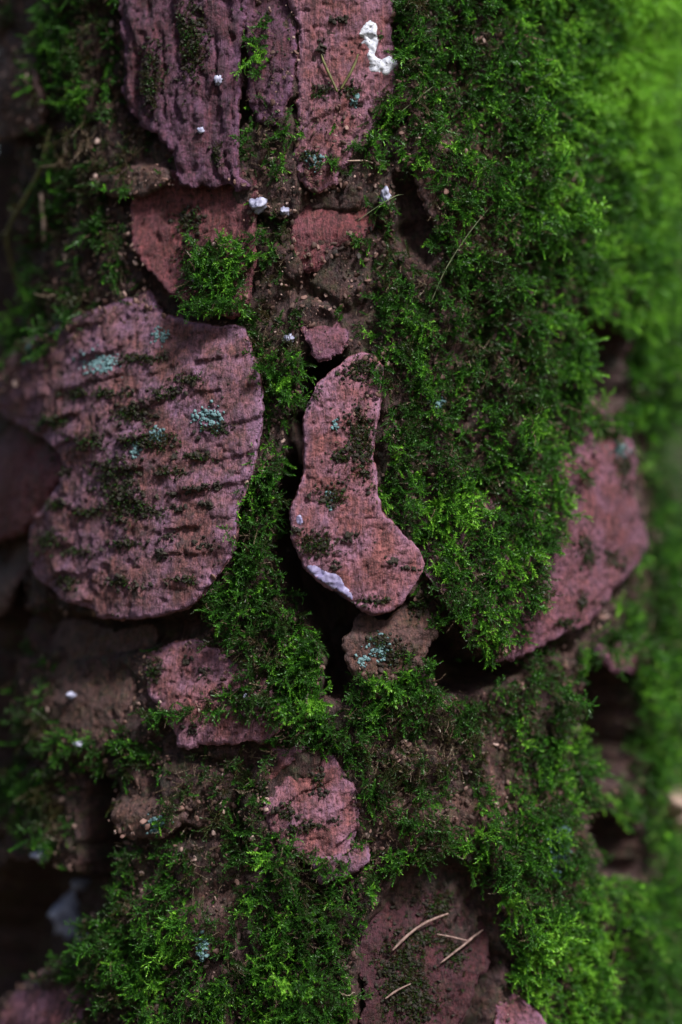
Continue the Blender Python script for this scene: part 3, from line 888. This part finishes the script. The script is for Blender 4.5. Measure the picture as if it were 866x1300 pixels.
for pl, dep, s_ in HOLES: keep &= sdf_near(pl, u, v, 20) < -6
u, v, px, py = u[keep], v[keep], px[keep], py[keep]
n_, t_, z_ = basis(u)
dr = n_ + t_ * rng.normal(0, .5, (len(u), 1)) + z_ * rng.normal(0, .5, (len(u), 1))
sz = 1.3 + 5.0 * rng.uniform(0, 1, len(u)) ** 2.5
o = scatter('bark_flakes', P(u, v, ground_height(u, v) + rng.uniform(-1, 9, len(u))), euler_from(dr, rng.uniform(0, 6, len(u))), sz, rng.integers(0, 8, len(u)),
            np.clip(.62 + rng.normal(0, .2, len(u)) - tone_at(px, py, u, v) * .5, 0, 1), flake_protos, M['flake'])
tag(o, 'small brown bark flakes and litter caught between the moss shoots', 'bark flakes')

# ------------------------------------------------------------------ crumbs of bark and grime on the plates
SPOTS = [(85, 537, 26, 12), (135, 560, 22, 12), (180, 525, 30, 14), (205, 560, 40, 14), (165, 600, 30, 22), (178, 640, 34, 26), (250, 482, 26, 7), (285, 545, 18, 8), (190, 455, 40, 7),
         (232, 628, 8, 6), (252, 622, 8, 6), (270, 618, 9, 6), (285, 616, 7, 6), (240, 645, 10, 5), (272, 640, 10, 5), (222, 703, 9, 8), (231, 680, 8, 7), (88, 684, 20, 12), (110, 738, 18, 9),
         (200, 742, 14, 5), (172, 738, 16, 9), (250, 735, 16, 6), (60, 717, 8, 8), (95, 640, 16, 8), (210, 650, 20, 8), (150, 500, 30, 7),
         (395, 500, 16, 14), (432, 580, 14, 9), (400, 690, 30, 16), (420, 630, 22, 14), (445, 680, 10, 7), (492, 712, 10, 6), (425, 716, 6, 6), (378, 672, 12, 4), (515, 720, 14, 4), (470, 762, 22, 5),
         (460, 470, 26, 22), (455, 560, 22, 50), (200, 850, 14, 16), (260, 852, 10, 8), (240, 838, 6, 5), (300, 880, 30, 8), (250, 925, 10, 8),
         (404, 985, 8, 12), (335, 998, 10, 14), (366, 1030, 16, 10), (405, 1005, 14, 6), (400, 1045, 18, 5), (376, 1050, 12, 8), (425, 1040, 9, 5),
         (408, 60, 6, 14), (408, 117, 14, 10), (445, 115, 14, 10), (430, 25, 14, 6), (395, 200, 16, 10), (510, 1230, 34, 50), (520, 1270, 40, 30), (560, 1150, 24, 20), (575, 1210, 22, 20), (540, 1190, 30, 12),
         (715, 765, 7, 14), (740, 765, 9, 6), (792, 655, 8, 7), (790, 700, 7, 9), (772, 620, 9, 8), (725, 700, 14, 20), (760, 710, 12, 16), (700, 790, 14, 10), (775, 590, 14, 22), (100, 600, 16, 7), (130, 650, 22, 6), (260, 580, 26, 6), (230, 600, 20, 6), (120, 700, 26, 6), (270, 690, 14, 6), (180, 690, 24, 6), (140, 620, 12, 5), (225, 500, 20, 8), (110, 500, 24, 6), (500, 830, 24, 16), (530, 770, 14, 14), (480, 812, 14, 10), (240, 280, 20, 20), (250, 330, 24, 24),
         (250, 50, 20, 60), (200, 100, 14, 50), (280, 200, 8, 16)]
cu = []; cv = []; cs = []
for x, y, rx, ry in SPOTS:
    k = int(12 + rx * ry * .17)
    a = rng.normal(0, .5, (k, 2))
    qu, qv = uv(x + a[:, 0] * rx, y + a[:, 1] * ry)
    cu.append(qu); cv.append(qv); cs.append(.9 + 3.6 * rng.uniform(0, 1, k) ** 1.7)
qu, qv = sample_uv(9, -720, 720, -60, 1380)
kk = (rng.uniform(0, 1, len(qu)) < .3 * smooth(.05, .4, fbm(qu, qv, 50, 8, 3)))
cu.append(qu[kk]); cv.append(qv[kk]); cs.append(rng.uniform(.7, 2.2, kk.sum()))
cu = np.concatenate(cu); cv = np.concatenate(cv); cs = np.concatenate(cs)
rp = rng.normal(0, 1, (len(cu), 3))
o = scatter('bark_crumbs', P(cu, cv, ground_height(cu, cv) + cs * .3), euler_from(rp, rng.uniform(0, 6, len(cu))), cs, rng.integers(0, 6, len(cu)), cs * 0, crumb_protos, M['crumb'])
tag(o, 'dark crumbs of grime and bark dust stuck to the ridges of the plates', 'bark dust')
# short dark moss tufts that sit in the grime
tu = []; tv = []
for x, y, rx, ry in SPOTS:
    if rx * ry < 90: continue
    k = int(rx * ry * .26) + 6
    a = rng.normal(0, .45, (k, 2))
    qu, qv = uv(x + a[:, 0] * rx, y + a[:, 1] * ry); tu.append(qu); tv.append(qv)
tu = np.concatenate(tu); tv = np.concatenate(tv)
n_, t_, z_ = basis(tu)
dr = n_ + t_ * rng.normal(0, .6, (len(tu), 1)) + z_ * rng.normal(-.1, .6, (len(tu), 1))
o = scatter('moss', P(tu, tv, ground_height(tu, tv) - 1), euler_from(dr, rng.uniform(0, 6, len(tu))), rng.uniform(.25, .55, len(tu)), NS + NF + rng.integers(0, NT, len(tu)),
            rng.uniform(-.2, .18, len(tu)), moss_protos, M['moss'])
tag(o, 'short dark moss specks sprouting from grime on the bare bark plates', 'moss')

# ------------------------------------------------------------------ small things on the bark
def tube(name, pts, radii, mat, sides=6, parent=None, rise=None):
    """a tapered stalk along photograph points (x, y, height above the bark)"""
    a = np.array(pts, float)
    m_ = 5; q = []
    for i in range(len(a) - 1):
        p0, p1, p2, p3 = a[max(i - 1, 0)], a[i], a[i + 1], a[min(i + 2, len(a) - 1)]
        for k in range(m_):
            t = k / m_
            q.append(.5 * (2 * p1 + (p2 - p0) * t + (2 * p0 - 5 * p1 + 4 * p2 - p3) * t * t + (3 * p1 - p0 - 3 * p2 + p3) * t ** 3))
    q.append(a[-1]); q = np.array(q)
    uu_, vv_ = uv(q[:, 0], q[:, 1])
    g = np.convolve(np.pad(ground_height(uu_, vv_), 3, 'edge'), np.ones(7) / 7, 'valid') if rise is None else rise
    C3 = P(uu_, vv_, g + q[:, 2])
    rr = np.interp(np.linspace(0, 1, len(q)), np.linspace(0, 1, len(radii)), radii) * U
    rr = rr * (1 + fbm(np.arange(len(q)) * 1., np.zeros(len(q)) + len(name), 3, 3, 2) * .25)
    V = []; F = []
    for i in range(len(q)):
        t = C3[min(i + 1, len(q) - 1)] - C3[max(i - 1, 0)]; t /= np.linalg.norm(t) + 1e-12
        x = np.cross(t, [.2, 1, .1]); x /= np.linalg.norm(x); y = np.cross(t, x)
        for k in range(sides):
            an = k * 2 * math.pi / sides
            V.append(C3[i] + (x * math.cos(an) + y * math.sin(an)) * rr[i])
    n = len(q)
    for i in range(n - 1):
        for k in range(sides):
            k2 = (k + 1) % sides
            F.append((i * sides + k, i * sides + k2, (i + 1) * sides + k2, (i + 1) * sides + k))
    F.append(tuple(range(sides))[::-1]); F.append(tuple((n - 1) * sides + k for k in range(sides)))
    return link(name, mesh(name, V, F), mat, parent)

tw = tube('twig', [(496, 1206, 9), (512, 1190, 11), (532, 1176, 11), (552, 1166, 12), (570, 1160, 10)], [1.0, 2.2, 1.7, 2.0, .9], M['twig'])
tag(tw, 'pale bent twig lying highest on the sunken dark red plate', 'twig')
tw = tube('twig', [(556, 1222, 8), (572, 1210, 9), (590, 1196, 12), (600, 1188, 12), (612, 1180, 12)], [.8, 1.5, 1.9, 1.5, .8], M['twig'])
tube('side_shoot', [(592, 1194, 11), (575, 1190, 8), (555, 1186, 7)], [1.4, 1.2, .7], M['twig'], 5, tw)
tag(tw, 'forked twig at the right edge of the sunken dark red plate', 'twig')
tw = tube('twig', [(486, 1266, 8), (500, 1256, 9), (518, 1247, 9)], [.7, 1.5, .8], M['twig'])
tag(tw, 'short thin twig lowest on the sunken dark red plate', 'twig')
tw = tube('twig', [(440, 205, 9), (462, 205, 12), (472, 208, 10)], [.7, 1.1, .7], M['scrap'])
tag(tw, 'tiny curled pale twig in moss below the top centre plate', 'twig')
tw = tube('grass_stalk', [(74, 165, 20), (62, 210, 24), (40, 262, 26), (22, 310, 26), (12, 380, 26), (8, 470, 24)], [1.6, 2.4, 2.6, 2.6, 2.2, 1.4], M['stem'])
tag(tw, 'long curved brownish stalk hanging along the shaded left edge', 'stalk')
tw = tube('conifer_needle', [(60, 246, 22), (58, 275, 24), (57, 306, 20)], [2.6, 3.4, 1.6], M['scrap'])
tag(tw, 'short pinkish needle caught upright in the moss at left', 'needle')
for pts, lab in (([(545, 385, 16), (562, 340, 20), (590, 292, 20), (618, 258, 14)], 'fine pale stalk slanting across the upper right moss'),
                 ([(612, 388, 18), (632, 368, 24), (650, 350, 18)], 'short fine stalk lower right of the slanting pale stalk'),
                 ([(452, 282, 16), (480, 262, 26), (500, 250, 26), (515, 246, 22)], 'thin pale stalk beside the small white blob in the hollow'),
                 ([(505, 145, 14), (525, 128, 22), (545, 112, 22)], 'thin green stalk rising right of the white splash'),
                 ([(748, 915, 18), (768, 906, 26), (784, 910, 26)], 'pale stalk bridging the black hole on the right')):
    tag(tube('moss_stalk', pts, [.35, .6, .5, .25], M['silk'], 5), lab, 'stalk', 'fine stalks among the moss')
# slender moss strings climbing the top centre plate
for pts, lab in (([(428, 118, 5), (420, 100, 6), (412, 82, 6), (408, 70, 5)], 'left string of moss climbing the top centre plate'),
                 ([(432, 115, 5), (442, 98, 6), (450, 82, 6), (454, 70, 5)], 'right string of moss climbing the top centre plate')):
    tag(tube('moss_string', pts, [1.6, 1.8, 1.6, .8], M['stem'], 5), lab, 'moss', 'moss strings on the top centre plate')

def crust(name, pts, mat, hgt, label, cat, res=1.8, lump=1.6, rough=1.6, lobe=9, group=None, seed=0, parent=None):
    """a raised crust with a broken edge lying on the bark"""
    out = smooth_outline(poly(pts), 2.0, rough, 300 + seed)
    lo = out.min(0); hi = out.max(0)
    gu, gv = np.meshgrid(np.arange(lo[0], hi[0], res), np.arange(lo[1], hi[1], res))
    gu = gu.ravel() + rng.uniform(-.35, .35, gu.size) * res; gv = gv.ravel() + rng.uniform(-.35, .35, gv.size) * res
    d_ = sdf(out, gu, gv); m_ = d_ > res * .5
    co = [Vector(p) for p in out] + [Vector(p) for p in zip(gu[m_], gv[m_])]
    r = geometry.delaunay_2d_cdt(co, [], [list(range(len(out)))], 1, 1e-5)
    vt = np.array([tuple(p) for p in r[0]]); dd = np.maximum(sdf(out, vt[:, 0], vt[:, 1]), 0)
    g = ground_height(vt[:, 0].copy(), vt[:, 1].copy())
    h = g - 1.0 + (hgt + 1) * (1 - np.exp(-dd / 2.0)) + (fbm(vt[:, 0], vt[:, 1], lobe, 50 + seed, 4) * lump) * smooth(0, 3, dd)
    me_ = mesh(name, P(vt[:, 0], vt[:, 1], h), [tuple(f) for f in r[2]], np.column_stack([vt, h]))
    o_ = link(name, me_, mat, parent)
    if label: tag(o_, label, cat, group)
    return o_

crust('white_splash', [(455, 42), (462, 30), (472, 25), (480, 30), (481, 45), (480, 58), (477, 70), (486, 74), (496, 70), (508, 78), (500, 86), (490, 95), (478, 92), (466, 88), (463, 72), (464, 60), (456, 58), (462, 50), (455, 48)],
      M['chalk'], 1.8, 'chalky white bent splash with dark specks on the top centre plate', 'splash', 1.5, 2.4, 1.4, 7)
crust('grey_blotch', FZ([(196, 812), (225, 806), (265, 828), (300, 835), (330, 870), (352, 900), (358, 936), (320, 925), (270, 890), (232, 868), (208, 845)]),
      M['blotch'], .7, 'smooth lavender grey film on the lower rim of the boot shaped plate', 'blotch', 1.6, .25, .9, 6, seed=3)
crust('grey_blotch', FZ([(162, 640), (178, 628), (190, 640), (194, 662), (178, 672), (164, 660)]), M['blotch'], 1.0,
      'small bluish film spot on the left rim of the boot shaped plate', 'blotch', 1.5, .8, .9, 6, seed=4)

def blob(name, x, y, rx, ry, rh, mat, label, cat, group=None, seed=0):
    import bmesh
    bm = bmesh.new(); bmesh.ops.create_icosphere(bm, subdivisions=3, radius=1)
    co = np.array([v_.co[:] for v_ in bm.verts])
    k = 1 + fbm(co[:, 0] * 3 + seed * 5, co[:, 1] * 3 + co[:, 2] * 2.3, 1.2, seed, 3) * .6
    co = co * k[:, None]
    u0, v0, g0 = top_at(x, y)
    Q = P(u0 + co[:, 0] * rx, v0 - co[:, 1] * ry, g0 + rh * .5 + co[:, 2] * rh)
    for v_, q_ in zip(bm.verts, Q): v_.co = q_
    me_ = bpy.data.meshes.new(name); bm.to_mesh(me_); bm.free()
    me_.polygons.foreach_set('use_smooth', np.ones(len(me_.polygons), bool))
    return tag(link(name, me_, mat), label, cat, group)
for i, (x, y, rx, ry, rh, lab) in enumerate([
        (330, 261, 10, 10, 16, 'largest white resin lump at the right end of the purple plate'),
        (361, 268, 5, 6, 14, 'small white resin lump right of the largest one'),
        (252, 356, 6, 6, 9, 'round bluish resin bead on the sunken dark red plate'),
        (283, 105, 5, 6, 4, 'pale resin bead high on the long purple plate'),
        (262, 168, 4, 4, 4, 'faint resin bead low on the long purple plate'),
        (488, 250, 6, 11, 14, 'white resin lump in the hollow below the top centre plate'),
        (366, 430, 8, 6, 12, 'grey resin lump in the moss strip beside the boot shaped plate'),
        (24, 1165, 16, 30, 26, 'large pale bluish resin lump in the bottom left hollow'),
        (58, 1198, 13, 11, 24, 'small bluish resin lump right of the large one'),
        (40, 1128, 6, 8, 20, 'bright bead above the large bluish lump at bottom left'),
        (62, 1086, 10, 7, 14, 'pale bead highest in the bottom left corner'),
        (318, 884, 4, 5, 8, 'tiny pale bead on the rusty plate with ragged edge'),
        (104, 882, 5, 4, 8, 'pale dot in dark moss left of the ragged plate'),
        (115, 944, 7, 4, 10, 'flat pale dot below the shaded brown plate')]):
    blob('resin_drop', x, y, rx, ry, rh, M['resin'], lab, 'resin', 'pale resin drops on the bark', i)

def lichen(x, y, rx, ry, lab, seed, lift=2.0):
    """a rosette of small crisped lobes"""
    r = np.random.default_rng(seed)
    V = []; F = []
    k = int(14 + rx * ry * .38)
    a = r.normal(0, .5, (k, 2)); qu, qv = uv(x + a[:, 0] * rx, y + a[:, 1] * ry)
    g = ground_height(qu, qv)
    for i in range(k):
        s = r.uniform(.7, 2.6); b = len(V); m_ = 7
        tl = r.normal(0, .3, 2); ph = r.uniform(0, 6.28)
        V.append((qu[i], qv[i], g[i] + lift * .45 + r.uniform(.1, .5)))
        for j in range(m_):
            an = ph + j * 2 * math.pi / m_; rr = s * r.uniform(.4, 1.5)
            V.append((qu[i] + math.cos(an) * rr, qv[i] + math.sin(an) * rr, g[i] + lift * .45 + math.cos(an) * tl[0] + math.sin(an) * tl[1] + r.uniform(-.5, .3)))
        for j in range(m_): F.append((b, b + 1 + (j + 1) % m_, b + 1 + j))
        for j in range(m_): V.append((V[b + 1 + j][0], V[b + 1 + j][1], g[i] - 1.5))
        for j in range(m_): F.append((b + 1 + j, b + 1 + (j + 1) % m_, b + 1 + m_ + (j + 1) % m_, b + 1 + m_ + j))
    V = np.array(V)
    o_ = link('lichen_patch', mesh('lichen_patch', P(V[:, 0], V[:, 1], V[:, 2]), F), M['lichen'])
    tag(o_, lab, 'lichen', 'blue green lichen patches')
for i, (x, y, rx, ry, lab, lf) in enumerate([
        (140, 463, 22, 14, 'lichen rosette on the upper left of the largest plate', 2), (208, 427, 10, 10, 'lichen fleck at the top edge of the largest plate', 2),
        (274, 530, 18, 13, 'brightest lichen patch on the right side of the largest plate', 3), (212, 553, 10, 9, 'small lichen fleck in the middle of the largest plate', 3),
        (188, 571, 7, 9, 'faint lichen fleck beside the dark moss of the largest plate', 3),
        (72, 408, 9, 13, 'blurred lichen patch in the moss above the largest plate', 5), (48, 448, 6, 13, 'blurred lichen patch at the left end above the largest plate', 5),
        (478, 822, 14, 16, 'turquoise lichen spot on the small round mossy plate', 2), (457, 838, 6, 7, 'little lichen fleck left of the turquoise spot', 2),
        (425, 541, 5, 6, 'pale lichen fleck high on the boot shaped plate', 2), (418, 635, 6, 12, 'pale lichen streak in the middle of the boot shaped plate', 2),
        (450, 125, 6, 9, 'lichen fleck below the white splash', 3), (398, 205, 10, 10, 'lichen fleck at the foot of the top centre plate', 4),
        (557, 511, 9, 6, 'lichen fleck in the moss right of the boot shaped plate', 20), (692, 1075, 14, 28, 'blurred lichen streak in the lower right moss', 24),
        (772, 572, 9, 10, 'lichen fleck at the top of the broad pinkish plate', 2), (210, 1045, 12, 10, 'bluish lichen crust beside the small tan plate', 6),
        (265, 1200, 5, 16, 'narrow lichen streak in the lower left moss', 16)]):
    lichen(x, y, rx, ry, lab, 700 + i, lf)

# dry leaf scraps at the right edge
for i, (pts, lab) in enumerate([([(822, 1005), (832, 996), (842, 1020), (846, 1050), (838, 1058), (828, 1035)], 'upper pale dry leaf scrap at the right edge'),
                                ([(836, 1075), (850, 1066), (862, 1085), (866, 1105), (852, 1112), (840, 1098)], 'lower pale dry leaf scrap at the right edge')]):
    crust('leaf_scrap', pts, M['scrap'], 38, lab, 'leaf scrap', 2.4, 3, 1.2, 12, 'dry scraps at the right edge', 20 + i)

# ------------------------------------------------------------------ what little shows behind the trunk
gm = mesh('ground', [(-40, -40, 0), (40, -40, 0), (40, 60, 0), (-40, 60, 0)], [(0, 1, 2, 3)], None, False)
tag(link('ground', gm, M['soil']), kind='structure')

M['leaf'] = leaf_mat('shrub leaves', [(0, (.06, .14, .02)), (.5, (.16, .30, .03)), (.8, (.30, .42, .05)), (1, (.42, .46, .10))], .5, .45, .5)
def shrub(x, y, w_, h_, lab, seed, n=2600):
    r = np.random.default_rng(seed)
    e = bpy.data.objects.new('shrub', None); COL.objects.link(e); e.location = (x, y, 0)
    bpy.context.view_layer.update()
    V = []; F = []
    for i in range(n):
        a = r.uniform(0, 6.28); z = h_ * (.12 + .88 * r.uniform() ** .8)
        rad = w_ * math.sqrt(r.uniform()) * (1 - .55 * (z / h_) ** 2) * (1 + .35 * math.sin(a * 5 + z * 6 + seed))
        c = np.array([x + rad * math.cos(a), y + rad * math.sin(a) * .7, z])
        d_ = r.normal(0, 1, 3); d_ /= np.linalg.norm(d_); s_ = np.cross(d_, r.normal(0, 1, 3)); s_ /= np.linalg.norm(s_)
        L = r.uniform(.04, .08); nn_ = np.cross(d_, s_); b = len(V)
        V.extend([c, c + d_ * L * .5 + s_ * L * .25 + nn_ * L * .06, c + d_ * L, c + d_ * L * .5 - s_ * L * .25 + nn_ * L * .06])
        F.append((b, b + 1, b + 2, b + 3))
    link('foliage', mesh('foliage', V, F, None, False), M['leaf'], e)
    V = []; F = []
    for k in range(7):
        a = r.uniform(0, 6.28); tip = np.array([x + math.cos(a) * w_ * .6, y + math.sin(a) * w_ * .4, h_ * r.uniform(.6, .95)]); b0 = np.array([x, y, 0.])
        for i in range(6):
            t = i / 5; c = b0 * (1 - t) + tip * t + np.array([0, 0, .15 * math.sin(t * 3)])
            for j in range(5):
                V.append(c + np.array([math.cos(j * 1.257), math.sin(j * 1.257), 0]) * .018 * (1 - .7 * t))
        o0 = k * 30
        for i in range(5):
            for j in range(5):
                j2 = (j + 1) % 5; F.append((o0 + i * 5 + j, o0 + i * 5 + j2, o0 + i * 5 + 5 + j2, o0 + i * 5 + 5 + j))
    link('branches', mesh('branches', V, F), M['wood'], e)
    tag(e, lab, 'shrub')
shrub(.8, 2.6, .9, 2.3, 'lime green shrub blurred behind the right edge of the trunk', 1, 9000)
